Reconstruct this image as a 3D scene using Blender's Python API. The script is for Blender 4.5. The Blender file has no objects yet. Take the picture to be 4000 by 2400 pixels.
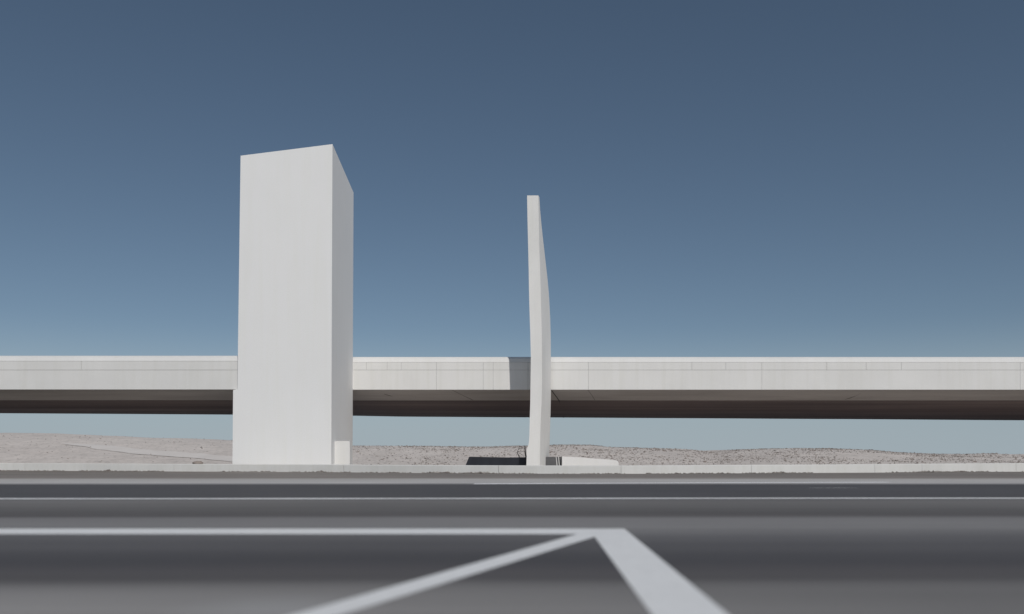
import bpy, bmesh, math, random
from mathutils import Vector, noise
random.seed(7)
S = bpy.context.scene
# ------------------------------------------------------------------ camera
RW, RH, F = 1024.0, 614.0, 900.0     # focal length in pixels
HOR = 456.0                          # horizon row
EYE = 1.0
K = 1024.0 / 2473.0                  # sketch units -> pixels
cam_d = bpy.data.cameras.new('camera'); cam = bpy.data.objects.new('camera', cam_d)
S.collection.objects.link(cam); S.camera = cam
cam.location = (0, 0, EYE); cam.rotation_euler = (math.radians(90), 0, 0)
cam_d.sensor_width = 36.0; cam_d.lens = 36.0 * F / RW
cam_d.shift_y = (HOR - RH / 2) / RW
cam_d.clip_start = 0.05; cam_d.clip_end = 9000
cam_d.dof.use_dof = True; cam_d.dof.focus_distance = 66.0; cam_d.dof.aperture_fstop = 0.48
# ------------------------------------------------------------------ light
SUN_AZ, SUN_EL = 20.7, 42.0          # sun behind the camera, to its right
w = bpy.data.worlds.new('World'); S.world = w; w.use_nodes = True
nt = w.node_tree; nt.nodes.clear()
sky = nt.nodes.new('ShaderNodeTexSky'); sky.sky_type = 'NISHITA'; sky.sun_disc = False
sky.sun_elevation = math.radians(SUN_EL); sky.sun_rotation = math.radians(180 - SUN_AZ)
sky.air_density = 0.7; sky.dust_density = 0.1; sky.ozone_density = 2.0; sky.altitude = 0
gm = nt.nodes.new('ShaderNodeGamma'); gm.inputs['Gamma'].default_value = 0.90
hs = nt.nodes.new('ShaderNodeHueSaturation'); hs.inputs['Saturation'].default_value = 0.95; hs.inputs['Hue'].default_value = 0.492
bg = nt.nodes.new('ShaderNodeBackground'); bg.inputs['Strength'].default_value = 0.078
wo = nt.nodes.new('ShaderNodeOutputWorld')
nt.links.new(sky.outputs[0], gm.inputs['Color']); nt.links.new(gm.outputs[0], hs.inputs['Color']); 
tcd = nt.nodes.new('ShaderNodeTexCoord'); sp = nt.nodes.new('ShaderNodeSeparateXYZ'); nt.links.new(tcd.outputs['Generated'], sp.inputs[0])
mrg = nt.nodes.new('ShaderNodeMapRange'); mrg.interpolation_type = 'SMOOTHSTEP'; nt.links.new(sp.outputs['Z'], mrg.inputs[0])
mrg.inputs[1].default_value = 0.0; mrg.inputs[2].default_value = 0.145; mrg.inputs[3].default_value = 0.9; mrg.inputs[4].default_value = 0.0
mxs = nt.nodes.new('ShaderNodeMix'); mxs.data_type = 'RGBA'; nt.links.new(mrg.outputs[0], mxs.inputs[0])
nt.links.new(hs.outputs[0], mxs.inputs[6]); mxs.inputs[7].default_value = (5.4, 6.5, 7.3, 1)    # dusty horizon air
nt.links.new(mxs.outputs[2], bg.inputs['Color'])
nt.links.new(bg.outputs[0], wo.inputs['Surface'])
sd = bpy.data.lights.new('sun', 'SUN'); sd.energy = 3.0; sd.angle = math.radians(0.53); sd.color = (1.0, 0.955, 0.90)
sun = bpy.data.objects.new('sun', sd); S.collection.objects.link(sun)
a, e = math.radians(SUN_AZ), math.radians(SUN_EL)
sdir = Vector((math.sin(a) * math.cos(e), -math.cos(a) * math.cos(e), math.sin(e)))
sun.rotation_euler = sdir.to_track_quat('Z', 'Y').to_euler(); sun.location = (30, -60, 80)
S.view_settings.view_transform = 'Standard'; S.view_settings.look = 'None'
S.view_settings.gamma = 1; S.view_settings.exposure = -0.35
# ------------------------------------------------------------------ helpers
def P(X, Y, y):
    """world point that a sketch position (X, Y) has at distance y"""
    return Vector(((X * K - RW / 2) * y / F, y, EYE + (HOR - Y * K) * y / F))
def G(X, Y, z=0.0):
    d = F * (EYE - z) / (Y * K - HOR)
    return Vector(((X * K - RW / 2) * d / F, d, z))
def lerp_table(t, x):
    if x <= t[0][0]: return t[0][1]
    for (a0, b0), (a1, b1) in zip(t, t[1:]):
        if x <= a1:
            u = (x - a0) / (a1 - a0); u = u * u * (3 - 2 * u) * .5 + u * .5
            return b0 + (b1 - b0) * u
    return t[-1][1]
def tag(o, label=None, cat=None, group=None, kind=None):
    for k, v in (('label', label), ('category', cat), ('group', group), ('kind', kind)):
        if v: o[k] = v
    return o
def link(name, me, parent=None, mat=None):
    o = bpy.data.objects.new(name, me); S.collection.objects.link(o)
    if parent: o.parent = parent
    if mat: me.materials.append(mat)
    return o
def empty(name, loc=(0, 0, 0)):
    o = bpy.data.objects.new(name, None); S.collection.objects.link(o); o.location = loc
    o.empty_display_size = .2
    return o
def attach(o, root):
    """parent a mesh that was written in world coordinates"""
    o.parent = root
    o.data.transform(__import__('mathutils').Matrix.Translation(-Vector(root.location)))
    return o
def bevel(bm, w_, seg=2):
    es = [ed for ed in bm.edges if len(ed.link_faces) == 2 and ed.calc_face_angle(0) > .3]
    bmesh.ops.bevel(bm, geom=es, offset=w_, segments=seg, affect='EDGES', profile=.5)
def done(name, bm, mat, root=None, bev=0, smooth=False, seg=2):
    if bev: bevel(bm, bev, seg)
    bmesh.ops.recalc_face_normals(bm, faces=bm.faces)
    me = bpy.data.meshes.new(name); bm.to_mesh(me); bm.free()
    if smooth:
        for p in me.polygons: p.use_smooth = True
    o = link(name, me, None, mat)
    if root: attach(o, root)
    return o
def box(bm, x0, x1, y0, y1, z0, z1):
    v = [bm.verts.new(p) for p in ((x0,y0,z0),(x1,y0,z0),(x1,y1,z0),(x0,y1,z0),(x0,y0,z1),(x1,y0,z1),(x1,y1,z1),(x0,y1,z1))]
    for f in ((0,3,2,1),(4,5,6,7),(0,1,5,4),(1,2,6,5),(2,3,7,6),(3,0,4,7)): bm.faces.new([v[i] for i in f])
def loft(bm, rings, cap=True):
    R = [[bm.verts.new(p) for p in r] for r in rings]
    n = len(R[0])
    for A, B in zip(R, R[1:]):
        for i in range(n):
            j = (i + 1) % n
            bm.faces.new((A[i], A[j], B[j], B[i]))
    if cap: bm.faces.new(list(reversed(R[0]))); bm.faces.new(R[-1])
def tube(bm, pts, rad, n=8):
    rings = []
    pts = [Vector(p) for p in pts]
    for i, p in enumerate(pts):
        t = (pts[min(i+1, len(pts)-1)] - pts[max(i-1, 0)]).normalized()
        u = t.cross(Vector((0.1, 1, 0.05))).normalized(); v = t.cross(u)
        r = rad[i] if isinstance(rad, (list, tuple)) else rad
        rings.append([p + (u * math.cos(k*2*math.pi/n) + v * math.sin(k*2*math.pi/n)) * r for k in range(n)])
    loft(bm, rings)
# ------------------------------------------------------------------ materials
class NT:
    def __init__(s, name, rough=.8):
        s.m = bpy.data.materials.new(name); s.m.use_nodes = True; s.t = s.m.node_tree
        s.b = s.t.nodes['Principled BSDF']; s.b.inputs['Roughness'].default_value = rough
        s.geo = s.t.nodes.new('ShaderNodeNewGeometry')
    def n(s, typ, **kw):
        o = s.t.nodes.new(typ)
        for k, v in kw.items(): setattr(o, k, v)
        return o
    def l(s, a_, b_): s.t.links.new(a_, b_)
    def noise(s, scale, vec=(1, 1, 1), detail=4, rough=.55, off=(0, 0, 0)):
        mp = s.n('ShaderNodeMapping'); mp.inputs['Scale'].default_value = vec; mp.inputs['Location'].default_value = off
        s.l(s.geo.outputs['Position'], mp.inputs['Vector'])
        o = s.n('ShaderNodeTexNoise'); o.inputs['Scale'].default_value = scale
        o.inputs['Detail'].default_value = detail; o.inputs['Roughness'].default_value = rough
        s.l(mp.outputs[0], o.inputs['Vector']); return o.outputs['Fac']
    def ramp(s, fac, stops):
        o = s.n('ShaderNodeValToRGB'); cr = o.color_ramp
        while len(cr.elements) > 1: cr.elements.remove(cr.elements[-1])
        for i, (p, c) in enumerate(stops):
            if not isinstance(c, (tuple, list)): c = (c, c, c)
            el = cr.elements[0] if i == 0 else cr.elements.new(p)
            el.position = p; el.color = (*c, 1)
        s.l(fac, o.inputs[0]); return o.outputs[0]
    def mul(s, a_, b_, f=1.0):
        o = s.n('ShaderNodeMix', data_type='RGBA', blend_type='MULTIPLY'); o.inputs[0].default_value = f
        s.l(a_, o.inputs[6]); s.l(b_, o.inputs[7]); return o.outputs[2]
    def mix(s, fac, a_, b_):
        o = s.n('ShaderNodeMix', data_type='RGBA')
        s.l(fac, o.inputs[0])
        for q, i in ((a_, 6), (b_, 7)):
            if isinstance(q, tuple): o.inputs[i].default_value = (*q, 1)
            else: s.l(q, o.inputs[i])
        return o.outputs[2]
    def color(s, c): s.l(c, s.b.inputs['Base Color'])
    def bump(s, fac, strength=.3, dist=.02):
        o = s.n('ShaderNodeBump'); o.inputs['Strength'].default_value = strength; o.inputs['Distance'].default_value = dist
        s.l(fac, o.inputs['Height']); s.l(o.outputs[0], s.b.inputs['Normal'])
def concrete(name, base, streak=.9, rough=.75, var=.06):
    t = NT(name, rough)
    c1 = t.ramp(t.noise(.35, detail=5), [(.3, tuple(v * (1 - var) for v in base)), (.7, base)])
    c2 = t.ramp(t.noise(1.0, (2.2, 2.2, .12), 4, .6), [(.3, (streak, streak, streak * .985)), (.56, 1.0)])
    c3 = t.ramp(t.noise(14, detail=3), [(.3, .965), (.6, 1.0)])
    t.color(t.mul(t.mul(c1, c2), c3)); t.bump(t.noise(30, detail=5), .15, .01)
    return t.m
M_tower = concrete('white_plaster', (.86, .86, .85), .985, .7, .02)
M_pylon = concrete('white_paint', (.80, .795, .775), .96, .7)
M_beam = concrete('pale_concrete', (.77, .765, .745), .96, .75)
M_cap = concrete('pale_concrete_cap', (.78, .775, .76), .97, .7)
M_wall = concrete('kerb_concrete', (.76, .755, .73), .95, .8, .08)
M_block = concrete('block_plaster', (.78, .775, .76), .97)
t = NT('joint_sealant', .9); t.b.inputs['Base Color'].default_value = (.38, .37, .355, 1); M_joint = t.m
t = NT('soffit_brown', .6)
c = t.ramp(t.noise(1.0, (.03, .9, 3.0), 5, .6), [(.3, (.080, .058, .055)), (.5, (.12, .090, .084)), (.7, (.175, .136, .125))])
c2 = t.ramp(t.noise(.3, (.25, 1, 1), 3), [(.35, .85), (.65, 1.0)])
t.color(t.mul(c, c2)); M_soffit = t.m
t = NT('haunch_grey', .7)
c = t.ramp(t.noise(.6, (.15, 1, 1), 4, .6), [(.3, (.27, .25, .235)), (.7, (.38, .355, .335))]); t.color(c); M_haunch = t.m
t = NT('black_sheet', .45)
c = t.ramp(t.noise(2.5, (1, 1, .3), 4), [(.3, (.010, .012, .018)), (.7, (.018, .020, .028))]); t.color(c); M_black = t.m
t = NT('grey_metal', .45); t.b.inputs['Metallic'].default_value = .3
c = t.ramp(t.noise(3, (1, 1, .3), 4), [(.3, (.10, .10, .105)), (.7, (.14, .138, .14))]); t.color(c); M_grey = t.m
t = NT('bare_iron', .6); t.b.inputs['Base Color'].default_value = (.02, .018, .018, 1); M_iron = t.m
t = NT('twig', .9); t.b.inputs['Base Color'].default_value = (.05, .04, .035, 1); M_twig = t.m
# asphalt: resurfaced lanes lie side by side across the view, each with its own grey
t = NT('asphalt', .78)
sx = t.n('ShaderNodeSeparateXYZ'); t.l(t.geo.outputs['Position'], sx.inputs[0])
wob = t.n('ShaderNodeMath', operation='MULTIPLY_ADD'); t.l(t.noise(.06, (1, .3, 1), 3), wob.inputs[0])
wob.inputs[1].default_value = 1.2; wob.inputs[2].default_value = -.6
ad = t.n('ShaderNodeMath', operation='ADD'); t.l(sx.outputs['Y'], ad.inputs[0]); t.l(wob.outputs[0], ad.inputs[1])
dv = t.n('ShaderNodeMath', operation='DIVIDE'); t.l(ad.outputs[0], dv.inputs[0]); dv.inputs[1].default_value = 64
def yd(Y): return G(0, Y).y / 64
AS = [(.0, (.25, .246, .243)), (yd(1478), (.225, .220, .218)), (yd(1415), (.20, .196, .195)), (yd(1402), (.118, .113, .114)),
      (yd(1380), (.110, .104, .108)), (yd(1358), (.082, .080, .086)), (yd(1340), (.100, .098, .104)), (yd(1300), (.150, .148, .154)),
      (yd(1275), (.285, .283, .285)), (yd(1252), (.272, .268, .271)), (yd(1246), (.128, .120, .119)), (yd(1235), (.145, .140, .138)),
      (yd(1213), (.215, .210, .207)), (yd(1206), (.19, .19, .19)), (yd(1200), (.102, .101, .107)), (yd(1171), (.094, .093, .100)),
      (yd(1166), (.60, .595, .595)), (yd(1158), (.58, .57, .56)), (yd(1154), (.30, .27, .25)), (yd(1147), (.255, .235, .218)), (1.0, (.26, .235, .215))]
AS = sorted(AS, key=lambda q: q[0])
c = t.ramp(dv.outputs[0], AS)
c2 = t.ramp(t.noise(1.0, (.05, 1.6, 1), 5, .6), [(.3, (.86, .845, .83)), (.7, (1.08, 1.06, 1.04))])
c3 = t.ramp(t.noise(60, detail=3, rough=.7), [(.3, .78), (.7, 1.12)])
c4 = t.ramp(t.noise(.12, (1, 1, 1), 3), [(.35, .90), (.65, 1.04)])
col = t.mul(t.mul(t.mul(c, c2), c3), c4)
# the near lane's grey gets paler towards the left
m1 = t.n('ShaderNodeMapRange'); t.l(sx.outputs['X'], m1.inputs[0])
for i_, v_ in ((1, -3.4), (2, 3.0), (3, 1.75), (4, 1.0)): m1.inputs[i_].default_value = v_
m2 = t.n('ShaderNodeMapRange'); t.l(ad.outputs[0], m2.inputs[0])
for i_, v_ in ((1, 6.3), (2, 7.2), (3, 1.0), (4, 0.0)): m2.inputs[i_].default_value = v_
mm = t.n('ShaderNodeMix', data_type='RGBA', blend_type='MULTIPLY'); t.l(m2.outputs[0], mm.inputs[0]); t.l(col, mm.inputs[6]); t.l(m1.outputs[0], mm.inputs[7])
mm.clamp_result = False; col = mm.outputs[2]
# a soft round pale patch in the road colour near the camera
pp = G(655, 1475)
vm = t.n('ShaderNodeVectorMath', operation='DISTANCE'); t.l(t.geo.outputs['Position'], vm.inputs[0]); vm.inputs[1].default_value = pp
mr = t.n('ShaderNodeMapRange'); t.l(vm.outputs['Value'], mr.inputs[0]); mr.inputs[1].default_value = .75; mr.inputs[2].default_value = .15
mr.inputs[3].default_value = 0; mr.inputs[4].default_value = .5
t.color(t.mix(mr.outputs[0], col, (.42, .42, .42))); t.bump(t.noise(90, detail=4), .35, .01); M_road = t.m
t = NT('road_paint', .6)
c = t.ramp(t.noise(9, detail=5, rough=.65), [(.30, (.84, .845, .84)), (.5, (.93, .935, .93))])
c2 = t.ramp(t.noise(1.2, detail=3), [(.3, .95), (.7, 1.0)])
t.color(t.mul(c, c2)); M_paint = t.m
t = NT('thin_road_paint', .6)
c = t.ramp(t.noise(1.0, (.12, 6, 1), 4), [(.30, (.85, .85, .85)), (.55, (.95, .95, .95))]); t.color(c); M_thin = t.m
def sandmat(name, dark, light):
    t = NT(name, .95)
    c = t.ramp(t.noise(.05, detail=4), [(.3, dark), (.7, light)])
    c2 = t.ramp(t.noise(2.2, (1, .5, 1), 5, .7), [(.36, .78), (.5, 1.0)])
    c3 = t.ramp(t.noise(.35, detail=3), [(.3, .88), (.7, 1.06)])
    t.color(t.mul(t.mul(c, c2), c3)); t.bump(t.noise(3.0, detail=6, rough=.7), .3, .10)
    return t.m
M_sand = sandmat('desert_sand', (.65, .59, .545), (.73, .67, .62))
t = NT('track_sand', .95)
c = t.ramp(t.noise(.4, detail=3), [(.3, (.70, .655, .615)), (.7, (.76, .715, .675))]); t.color(c); M_track = t.m
t = NT('stone', .95)
c = t.ramp(t.noise(1.3, detail=1), [(.35, (.15, .125, .11)), (.5, (.24, .20, .175)), (.65, (.34, .29, .26))]); t.color(c); M_stone = t.m
t = NT('gravel', .95)
c = t.ramp(t.noise(3, detail=1), [(.35, (.12, .10, .09)), (.5, (.22, .20, .18)), (.68, (.38, .35, .32))]); t.color(c); M_gravel = t.m
# ------------------------------------------------------------------ ground, road, hills
bm = bmesh.new()
xs = [-4000, -1200, -400, -150, 150, 400, 1200, 4000]; ys = [-600, -100, 60, 300, 900, 2500, 6000]
g = [[bm.verts.new((x, y, -0.32)) for x in xs] for y in ys]
for j in range(len(ys)-1):
    for i in range(len(xs)-1): bm.faces.new((g[j][i], g[j][i+1], g[j+1][i+1], g[j+1][i]))
tag(done('ground', bm, M_sand), kind='structure')
# wall line: x -> y of its road face, x -> top height
WALL = [(-95, 70), (-60, 65), (-35, 61.6), (-15.6, 57), (0, 51.2), (5.5, 50.3), (18, 53.3), (32.5, 57.7), (60, 64), (95, 71)]
WTOP = [(-95, .52), (-35, .51), (-14, .475), (0, .455), (5.5, .46), (18, .49), (32.5, .54), (95, .56)]
def wy(x): return sum(lerp_table(WALL, x + d) for d in (-3, -1.5, 0, 1.5, 3)) / 5
def wz(x): return sum(lerp_table(WTOP, x + d) for d in (-3, 0, 3)) / 3
bm = bmesh.new()
RX = [-90 + i * 1.5 for i in range(121)]
prev = None
for x in RX:
    cur = [bm.verts.new((x, y, 0)) for y in (-30, 0, wy(x) + .3)]
    if prev:
        for k in range(2): bm.faces.new((prev[k], cur[k], cur[k+1], prev[k+1]))
    prev = cur
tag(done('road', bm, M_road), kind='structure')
# painted markings
def poly(name, faces, mat, z):
    bm = bmesh.new(); V = {}
    def vv(p):
        k = (round(p.x, 4), round(p.y, 4))
        if k not in V: V[k] = bm.verts.new((p.x, p.y, z))
        return V[k]
    for f in faces:
        fc = bm.faces.new([vv(p) for p in f]); fc.normal_update()
        if fc.normal.z < 0: fc.normal_flip()
    me = bpy.data.meshes.new(name); bm.to_mesh(me); bm.free()
    return tag(link(name, me, None, mat), kind='structure')
def ext(a_, b_, k): return b_ + (b_ - a_) * k
tipR, tipI, j2 = G(1508, 1277.5), G(1436, 1297), G(1393, 1290.5)
aR, aL = G(1757, 1484), G(1573, 1484); tU, tL = G(735, 1478), G(850, 1478)
hl0 = Vector((-60, G(0, 1277.5).y, 0)); hl1 = Vector((-60, G(0, 1290.5).y, 0))
poly('road_marking', [(hl0, hl1, j2, tipR), (j2, tipI, tipR), (j2, ext(j2, tU, .7), ext(tipI, tL, .7), tipI), (tipI, ext(tipI, aL, .6), ext(tipR, aR, .6), tipR)], M_paint, .004)
def strip(name, X0, X1, Y0, Y1, wid, mat, z=.004, n=60, taper=False, amp=0.25):
    bm = bmesh.new(); a_ = G(X0, Y0); b_ = G(X1, Y1); pr = None
    for i in range(n + 1):
        u = i / n; p = a_.lerp(b_, u)
        wv = wid * (1 if not taper else min(1, 8*u, 8*(1-u)) + .02) * (.9 + .2 * noise.noise(Vector((p.x * .3, 3, 1))))
        p.y += noise.noise(Vector((p.x * .05, 0, 0))) * amp
        q = [bm.verts.new((p.x, p.y - wv/2, z)), bm.verts.new((p.x, p.y + wv/2, z))]
        if pr: bm.faces.new((pr[0], q[0], q[1], pr[1]))
        pr = q
    return tag(done(name, bm, mat), kind='structure')
strip('road_marking', -1500, 4500, 1204, 1204, .50, M_thin)
strip('road_marking', 1145, 2150, 1168.5, 1165, .95, M_thin, taper=False, amp=.5)
strip('road_marking', 1950, 2080, 1179, 1179, .10, M_thin, z=.006, taper=True)
# hills
CREST = [(-400, 1062), (0, 1047), (100, 1048), (250, 1052), (400, 1058), (560, 1064), (850, 1076), (1000, 1077.5), (1150, 1079.5), (1270, 1077),
         (1345, 1074.5), (1410, 1075.5), (1483, 1081.5), (1600, 1083), (1660, 1085), (1721, 1090), (1790, 1085), (1880, 1082.5), (2000, 1084),
         (2100, 1087), (2180, 1093), (2260, 1096.5), (2380, 1096), (2473, 1099), (2700, 1094), (3200, 1088)]
CY = 150.0
def crest(x):
    X = (x * F / CY + RW / 2) / K
    return EYE + (HOR - lerp_table(CREST, X) * K) * CY / F
def hz(x, y):
    c_ = crest(x * CY / max(y, 1) if y < CY else x)
    if y <= 100: return -.34
    if y <= CY:
        u = (y - 100) / (CY - 100); s_ = math.sin(u * math.pi / 2) ** 1.25
    else:
        u = min(1, (y - CY) / 110); s_ = (1 + math.cos(u * math.pi)) / 2
    n_ = noise.fractal(Vector((x * .05, y * .05, 2)), 1, 2, 4) * .35 + noise.noise(Vector((x * .5, y * .5, 5))) * .05
    n_ *= min(1, max(0, (y - 100) / 20)) * (0.25 + .75 * min(1, abs(y - CY) / 25))
    rid = .12 * noise.noise(Vector((x * .35, 7, y * .1))) * (1 if abs(y - CY) < 30 else .3)
    return -.34 + (c_ + .34) * s_ + (n_ + rid * .5) * (1 if s_ > .02 else 0)
bm = bmesh.new(); NX, NY = 300, 80
hx = [-165 + 330 * i / NX for i in range(NX + 1)]; hy = [98 + 166 * j / NY for j in range(NY + 1)]
g = [[bm.verts.new((x, y, hz(x, y))) for x in hx] for y in hy]
for j in range(NY):
    for i in range(NX): bm.faces.new((g[j][i], g[j][i+1], g[j+1][i+1], g[j+1][i]))
tag(done('hills', bm, M_sand, smooth=True), kind='structure')
# pale sandy track on the left slope
TR = [(150, 1072), (230, 1078), (300, 1087), (360, 1094), (420, 1098), (470, 1101), (530, 1107), (600, 1114)]
def on_slope(X, Y):
    lo = None; y = 88.0
    while y < CY:
        p = P(X, Y, y)
        if hz(p.x, y) >= p.z: return Vector((p.x, y, hz(p.x, y)))
        y += .25
    p = P(X, Y, CY); return Vector((p.x, CY, hz(p.x, CY)))
bm = bmesh.new(); pr = None; pts = []
for (a0, a1) in zip(TR, TR[1:]):
    for k in range(6):
        u = k / 6; pts.append(on_slope(a0[0] + (a1[0]-a0[0])*u, a0[1] + (a1[1]-a0[1])*u))
for i, p in enumerate(pts):
    ww = 2.2 * min(1, i / 8 + .1)
    q = [bm.verts.new((p.x, p.y - ww + k * ww * .5, hz(p.x, p.y - ww + k * ww * .5) + .05)) for k in range(5)]
    if pr:
        for k in range(4): bm.faces.new((pr[k], q[k], q[k+1], pr[k+1]))
    pr = q
tag(done('path', bm, M_track, smooth=True), kind='structure')
# stones and dry scrub: far too many to count
def stone(bm, p, r, flat=.6, el=1.0):
    rz = random.random() * math.pi; cs, sn = math.cos(rz), math.sin(rz)
    dirs = [(1,0,0),(0,1,0),(-1,0,0),(0,-1,0),(0,0,1),(0,0,-.6)]
    vs = []
    for d in dirs:
        k = r * random.uniform(.7, 1.3); x, y, z = d[0]*k*el, d[1]*k, d[2]*k*flat
        vs.append(bm.verts.new((p[0] + x*cs - y*sn, p[1] + x*sn + y*cs, p[2] + z)))
    for i in range(4):
        j = (i + 1) % 4
        bm.faces.new((vs[i], vs[j], vs[4])); bm.faces.new((vs[j], vs[i], vs[5]))
bm = bmesh.new(); n = 0
while n < 10500:
    y = 101 + 51 * random.random() ** .8; x = random.uniform(-.62, .62) * y
    X = (x * F / y + 512) / K
    dens = .06 if X < 560 else (.5 if X < 1000 else 1.0)
    if random.random() > dens: continue
    cl = noise.noise(Vector((x * .12, y * .12, 9)))
    if random.random() > .6 + cl: continue
    stone(bm, (x, y, hz(x, y) + .02), random.uniform(.035, .085) * (2.2 if random.random() < .06 else 1), random.uniform(.4, .9), random.uniform(1, 2.4)); n += 1
tag(done('scrub', bm, M_stone), 'scattered dark stones and dry tufts dotting the pale desert slope', 'stones', kind='stuff')
# ------------------------------------------------------------------ low kerb wall
root = empty('kerb_wall', (0, wy(0), 0))
tag(root, 'long low white concrete wall along the far edge of the road', 'wall')
def wx_at(X):   # x where the view column X meets the wall
    x = 0
    for _ in range(30): x = (X * K - RW/2) * wy(x) / F
    return x
joints = [-92] + [wx_at(X) for X in (-900, -420, 60, 420, 830, 1204, 1500, 1815, 2113, 2227, 2454, 2900, 3400)] + [92]
TH = 1.0
for a0, a1 in zip(joints, joints[1:]):
    bm = bmesh.new(); n = max(2, int((a1 - a0) / 1.0)); gp = .008; rings = []
    for i in range(n + 1):
        x = a0 + gp + (a1 - a0 - 2*gp) * i / n; y = wy(x); z = wz(x) + .006 * noise.noise(Vector((a0, 0, 0)))
        dy = (wy(x + .1) - wy(x - .1)) / .2; c_ = .03
        rings.append([(x, y, -.4), (x, y + .015, z - c_), (x, y + .015 + c_, z), (x, y + TH - c_, z), (x, y + TH, z - c_), (x, y + TH, -.4)])
    loft(bm, rings); done('wall_segment', bm, M_wall, root)
# crumbled grit along the foot of the wall
bm = bmesh.new()
for i in range(4200):
    x = random.uniform(-45, 48); cl = noise.noise(Vector((x * .8, 3, 0))) + noise.noise(Vector((x * .17, 8, 0)))
    if cl < random.uniform(-.3, .55): continue
    r = random.uniform(.014, .065) * (1.6 if cl > .45 else 1)
    stone(bm, (x, wy(x) - abs(random.gauss(0, .22)) - .02, r * .2), r, .8, random.uniform(1, 2))
tag(done('gravel', bm, M_gravel), 'crumbled grit and pebbles gathered along the foot of the low white wall', 'grit', kind='stuff')
# a dark stone on the wall
px = wx_at(473)
bm = bmesh.new(); bmesh.ops.create_icosphere(bm, subdivisions=3, radius=1)
for v in bm.verts:
    v.co *= 1 + .18 * noise.noise(v.co * 1.7); v.co = Vector((v.co.x * .36, v.co.y * .26, v.co.z * .13))
    if v.co.z < -.06: v.co.z = -.06
    v.co += Vector((px, wy(px) + .4, wz(px) + .055))
tag(done('loose_rock', bm, M_stone, smooth=True), 'single dark flat rock lying on top of the low white wall', 'rock')
# ------------------------------------------------------------------ tower
TY0, TY1 = 60.0, 71.0
root = empty('tower', (P(690, 1100, 62).x, 62, 0))
tag(root, 'tall wide white slab tower with sloping top on the left', 'tower')
fr = [(581, 376), (803, 348), (801.5, 700), (800, 1135), (561, 1135), (563, 942), (573.5, 940), (574.5, 860), (578, 600)]
bk = {0: None}
A = [P(X, Y, TY0) for X, Y in fr]
for v in A:
    if v.z < 1.2: v.z = -.4
off = P(853.5, 465, TY1) - P(803, 348, TY0)
B = []
for v in A:
    q = v.copy(); q.y = TY1; q.x += off.x * .98; B.append(q)
B[1].z = P(853, 465, TY1).z; B[0].z = B[1].z - (A[1].z - A[0].z)
bm = bmesh.new(); loft(bm, [A, B]); done('shaft', bm, M_tower, root, bev=.10, seg=4)
# low block against the tower's right side
p0, p1 = P(802.5, 1065, 61.5), P(846.5, 1065, 61.5)
bm = bmesh.new(); box(bm, A[3].x - .3, p1.x - .05, 61.5, 62.0, -.4, p0.z); done('plinth', bm, M_beam, root, bev=.04)
# ------------------------------------------------------------------ elevated beams
def beam(name, label, x0, x1, yf, cuts, seams, top, bot, low, depth, lean=.45, extra=0):
    """top/bot/low: functions of x giving sketch rows of the beam's edges"""
    root = empty(name, ((x0 + x1) / 2 if abs(x1 - x0) < 40 else (x0 if x0 > -20 else x1), yf, 0))
    tag(root, label, 'elevated beam', 'elevated white concrete beams')
    def Z(Y, y): return EYE + (HOR - Y * K) * y / F
    zt, za, zg, zb = Z(top, yf + lean), Z(top + 13, yf), Z(893.5, yf), Z(bot, yf)
    y1 = yf + depth + 5
    def zl(x): 
        X = (x * F / (yf + depth) + RW/2) / K
        return Z(low(X), yf + depth)
    N = max(2, int((x1 - x0) / 2))
    xsx = [x0 + (x1 - x0) * i / N for i in range(N + 1)]
    # inner core closes the beam behind its panels
    bm = bmesh.new()
    loft(bm, [[(x, yf + .05, zb + .05), (x, yf + .05, za), (x, yf + .5, zt - .1), (x, y1 - .1, zt - .1), (x, y1 - .1, zb + .05)] for x in xsx])
    done('core', bm, M_joint, root)
    bm = bmesh.new(); c_ = .05
    prof = lambda x: [(x, yf, za + .006), (x, yf + lean * .22, za + (zt - za) * .62), (x, yf + lean * .55, zt - .05), (x, yf + lean, zt), (x, y1, zt), (x, y1, zt - .3), (x, yf + .6, zt - .3), (x, yf + .3, za + .006)]
    loft(bm, [prof(x) for x in xsx]); done('cap', bm, M_cap, root)
    cs = [x0] + sorted(cuts) + [x1]
    for a0, a1 in zip(cs, cs[1:]):
        gp = .010
        bm = bmesh.new(); box(bm, a0 + gp, a1 - gp, yf + .012, yf + .30, zg + .011, za - .006)
        done('upper_panel', bm, M_beam, root, bev=.008, seg=1)
    cs = [x0] + sorted(seams) + [x1]
    for a0, a1 in zip(cs, cs[1:]):
        gp = .008
        bm = bmesh.new(); box(bm, a0 + gp, a1 - gp, yf, yf + .30, zb, zg - .011)
        done('lower_panel', bm, M_beam, root, bev=.008, seg=1)
    # haunch (greyer strip) and soffit (dark hull), from the face backwards
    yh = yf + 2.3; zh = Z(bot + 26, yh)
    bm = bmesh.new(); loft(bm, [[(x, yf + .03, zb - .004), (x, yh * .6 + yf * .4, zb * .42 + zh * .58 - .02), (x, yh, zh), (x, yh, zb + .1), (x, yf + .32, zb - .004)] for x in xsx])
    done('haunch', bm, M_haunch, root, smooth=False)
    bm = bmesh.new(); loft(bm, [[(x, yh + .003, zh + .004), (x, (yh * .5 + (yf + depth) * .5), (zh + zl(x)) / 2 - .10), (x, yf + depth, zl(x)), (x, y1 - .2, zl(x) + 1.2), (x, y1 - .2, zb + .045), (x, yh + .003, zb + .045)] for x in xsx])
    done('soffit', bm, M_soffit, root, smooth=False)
    def under(X, Y):      # point on the underside seen at (X, Y)
        lo_ = low(X)
        if Y <= bot + 26:
            u = (Y - bot) / 26; y = yf + .03 + 2.27 * u
        else:
            u = (Y - bot - 26) / (lo_ - bot - 26); y = yh + (depth - 2.3) * u
        p = P(X, Y, y); p.z -= .01; return p
    return root, under
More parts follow.
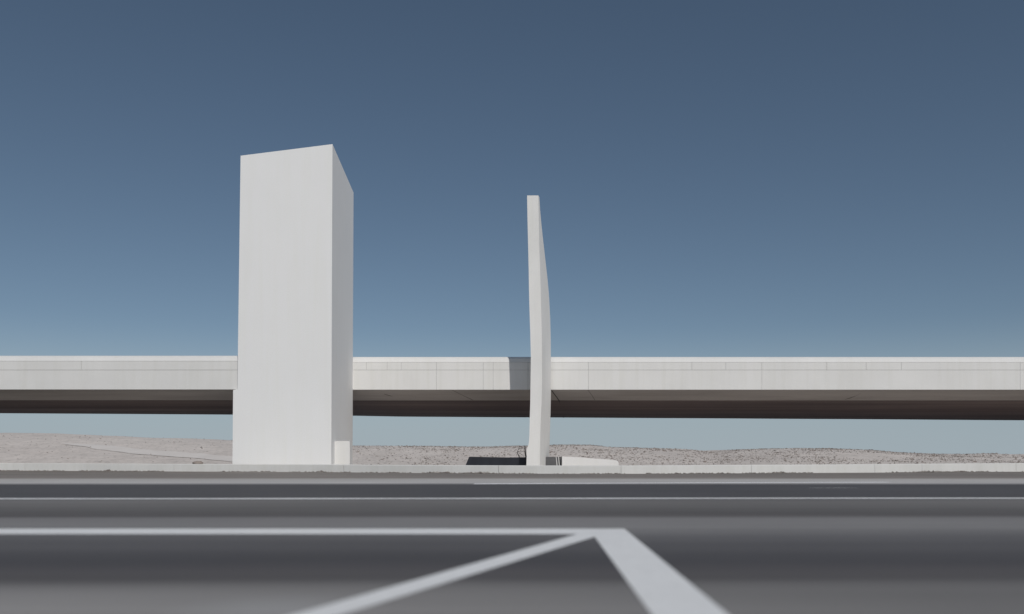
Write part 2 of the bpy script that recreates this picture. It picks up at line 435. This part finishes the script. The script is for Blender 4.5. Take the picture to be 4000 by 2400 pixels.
BY = TY1
def xb(X, y=BY): return (X * K - RW/2) * y / F
LOWR = [(780, 1003), (1000, 1006.5), (1280, 1008), (1650, 1010), (2000, 1012), (2473, 1015), (3200, 1019)]
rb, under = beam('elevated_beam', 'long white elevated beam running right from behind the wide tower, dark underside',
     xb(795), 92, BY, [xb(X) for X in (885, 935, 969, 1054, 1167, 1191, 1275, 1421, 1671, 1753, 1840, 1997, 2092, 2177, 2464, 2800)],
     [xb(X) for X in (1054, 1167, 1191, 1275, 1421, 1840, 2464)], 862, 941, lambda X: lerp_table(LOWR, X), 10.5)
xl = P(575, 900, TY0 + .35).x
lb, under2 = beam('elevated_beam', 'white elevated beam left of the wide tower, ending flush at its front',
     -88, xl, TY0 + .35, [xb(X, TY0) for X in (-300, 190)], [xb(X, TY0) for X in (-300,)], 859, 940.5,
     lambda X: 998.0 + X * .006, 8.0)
# seams on the underside of the right beam
for pts, r in (([(1331.5, 942), (1341, 954), (1350, 967), (1356, 981), (1359.5, 995), (1361, 1008)], .035),
               ([(1420, 942), (1428, 952), (1436, 965), (1440, 985)], .014),
               ([(1093, 942), (1115, 953), (1142, 966)], .014),
               ([(2081, 949), (2066, 956), (2052, 961), (2040, 964.5)], [.004, .016, .026, .008]),
               ([(928, 951), (938, 954), (950, 957)], [.02, .03, .006])):
    bm = bmesh.new(); tube(bm, [under(*p) for p in pts], r, 6); done('seam', bm, M_iron, rb)
# ------------------------------------------------------------------ thin pylon
PY0 = 67.0
root = empty('pylon', (P(1290, 1100, PY0).x, PY0, 0))
tag(root, 'slender white blade pylon right of centre, taller than the beam behind it', 'pylon')
Lf = [(472, 1273), (700, 1277.5), (860, 1282), (950, 1281), (1050, 1278.5), (1072, 1277), (1083, 1272.5), (1140, 1270.5)]
Md = [(472, 1300), (600, 1302.5), (700, 1306), (830, 1309), (955, 1309), (1020, 1305.5), (1080, 1304), (1140, 1303.5)]
Rt = [(472, 1301.5), (520, 1306), (570, 1312), (630, 1320), (690, 1326.5), (780, 1330), (930, 1331), (1020, 1329), (1080, 1327), (1140, 1324.5)]
rings = []
rows = [472, 476, 500, 530, 560, 590, 620, 660, 700, 750, 800, 860, 920, 970, 1010, 1050, 1068, 1074, 1080, 1086, 1100, 1140]
for Y in rows:
    l_, m_ = lerp_table(Lf, Y), sum(lerp_table(Md, Y + q) for q in (-30, -15, 0, 15, 30)) / 5
    r_ = sum(lerp_table(Rt, max(472, Y + q)) for q in (-40, -20, 0, 20, 40)) / 5
    d = 3.75 * max(.05, min(1, (r_ - m_) / 21)) 
    f1, f2, f3 = P(l_, Y, PY0), P(m_, Y, PY0), P(r_, Y, PY0 + d)
    z = f1.z if Y < 1139 else -.4
    f4x = f1.x + .35 * (d / 3.75)
    rings.append([(f1.x, PY0, z), (f2.x, PY0, z), (f3.x, PY0 + d, z), (f4x, PY0 + d, z)])
bm = bmesh.new(); loft(bm, rings); 
vert = [ed for ed in bm.edges if abs(ed.verts[0].co.z - ed.verts[1].co.z) > .02]
bmesh.ops.bevel(bm, geom=[ed for ed in bm.edges if abs((ed.verts[0].co - ed.verts[1].co).normalized().z) > .8 and ed.calc_face_angle(0) > .2], offset=.03, segments=2, affect='EDGES')
done('blade', bm, M_pylon, root)
# ------------------------------------------------------------------ low things behind the kerb
def slab(bm, pts, y0, y1):
    f_ = [P(X, Y, y0) for X, Y in pts]
    for v in f_:
        if v.z < .35: v.z = -.4
    loft(bm, [f_, [Vector((v.x, y1, v.z)) for v in f_]])
bm = bmesh.new(); slab(bm, [(1133, 1103), (1180, 1104), (1225, 1104.8), (1274, 1104.2), (1274, 1140), (1115, 1140)], 69.0, 70.8)
o = done('black_slab', bm, M_black, bev=.02); tag(o, 'low black slab with a slanted left end behind the kerb wall, left of the thin pylon', 'slab')
root = empty('ramp_wall', (P(1425, 1100, 69).x, 69, 0))
tag(root, 'low white wall sloping down to the right beside the thin pylon', 'wall')
bm = bmesh.new(); slab(bm, [(1357.5, 1102.3), (1400, 1104.3), (1475, 1110), (1488, 1111.6), (1492, 1113.5), (1494, 1117), (1494.5, 1140), (1357.5, 1140)], 68.9, 70.6)
done('wall_body', bm, M_block, root, bev=.02)
root = empty('grey_panel', (P(1340, 1100, 69.3).x, 69.3, 0))
tag(root, 'small grey metal panel with pale strips between the thin pylon and the sloping white wall', 'panel')
bm = bmesh.new(); slab(bm, [(1312, 1103.4), (1357, 1103.4), (1357, 1140), (1312, 1140)], 69.35, 69.6); done('sheet', bm, M_grey, root)
for xa, xc in ((1343, 1347.5), (1348.8, 1352.8)):
    bm = bmesh.new(); f_ = [P(xa - .7, 1103.2, 69.3), P(xa + .7, 1103.2, 69.3), P(xc + 1.1, 1128, 69.3), P(xc - .9, 1128, 69.3)]
    f_[2].z = f_[3].z = -.38
    loft(bm, [f_, [v + Vector((0, .045, 0)) for v in f_]]); done('strip', bm, M_block, root)
root = empty('fence_remnant', (P(1268, 1104, 69.8).x, 69.8, .9))
tag(root, 'broken fence remnant with thin dark post and bent rod above the black slab', 'fence')
def tb(name, pts, r, m):
    bm = bmesh.new(); tube(bm, [P(X, Y, 69.8) for X, Y in pts], r, 7); done(name, bm, m, root)
tb('post', [(1267.6, 1076.5), (1268, 1085), (1268.8, 1095), (1270.2, 1102), (1272, 1108)], [.035, .045, .05, .06, .09], M_iron)
tb('rod', [(1254.3, 1077.5), (1253.2, 1083), (1249.7, 1090), (1250, 1095), (1253, 1101), (1255, 1107)], [.012, .016, .02, .03, .034, .04], M_iron)
tb('rail', [(1254, 1083.5), (1261, 1082.6), (1268, 1082.3)], .014, M_twig)
tb('rail', [(1250, 1090.8), (1260, 1090.6), (1268.5, 1090.6)], .012, M_twig)
tb('rail', [(1254.5, 1078.5), (1268, 1076.8), (1278, 1077.6)], .012, M_twig)
tb('brace', [(1252, 1092), (1260, 1097.5), (1266, 1103)], .008, M_twig)
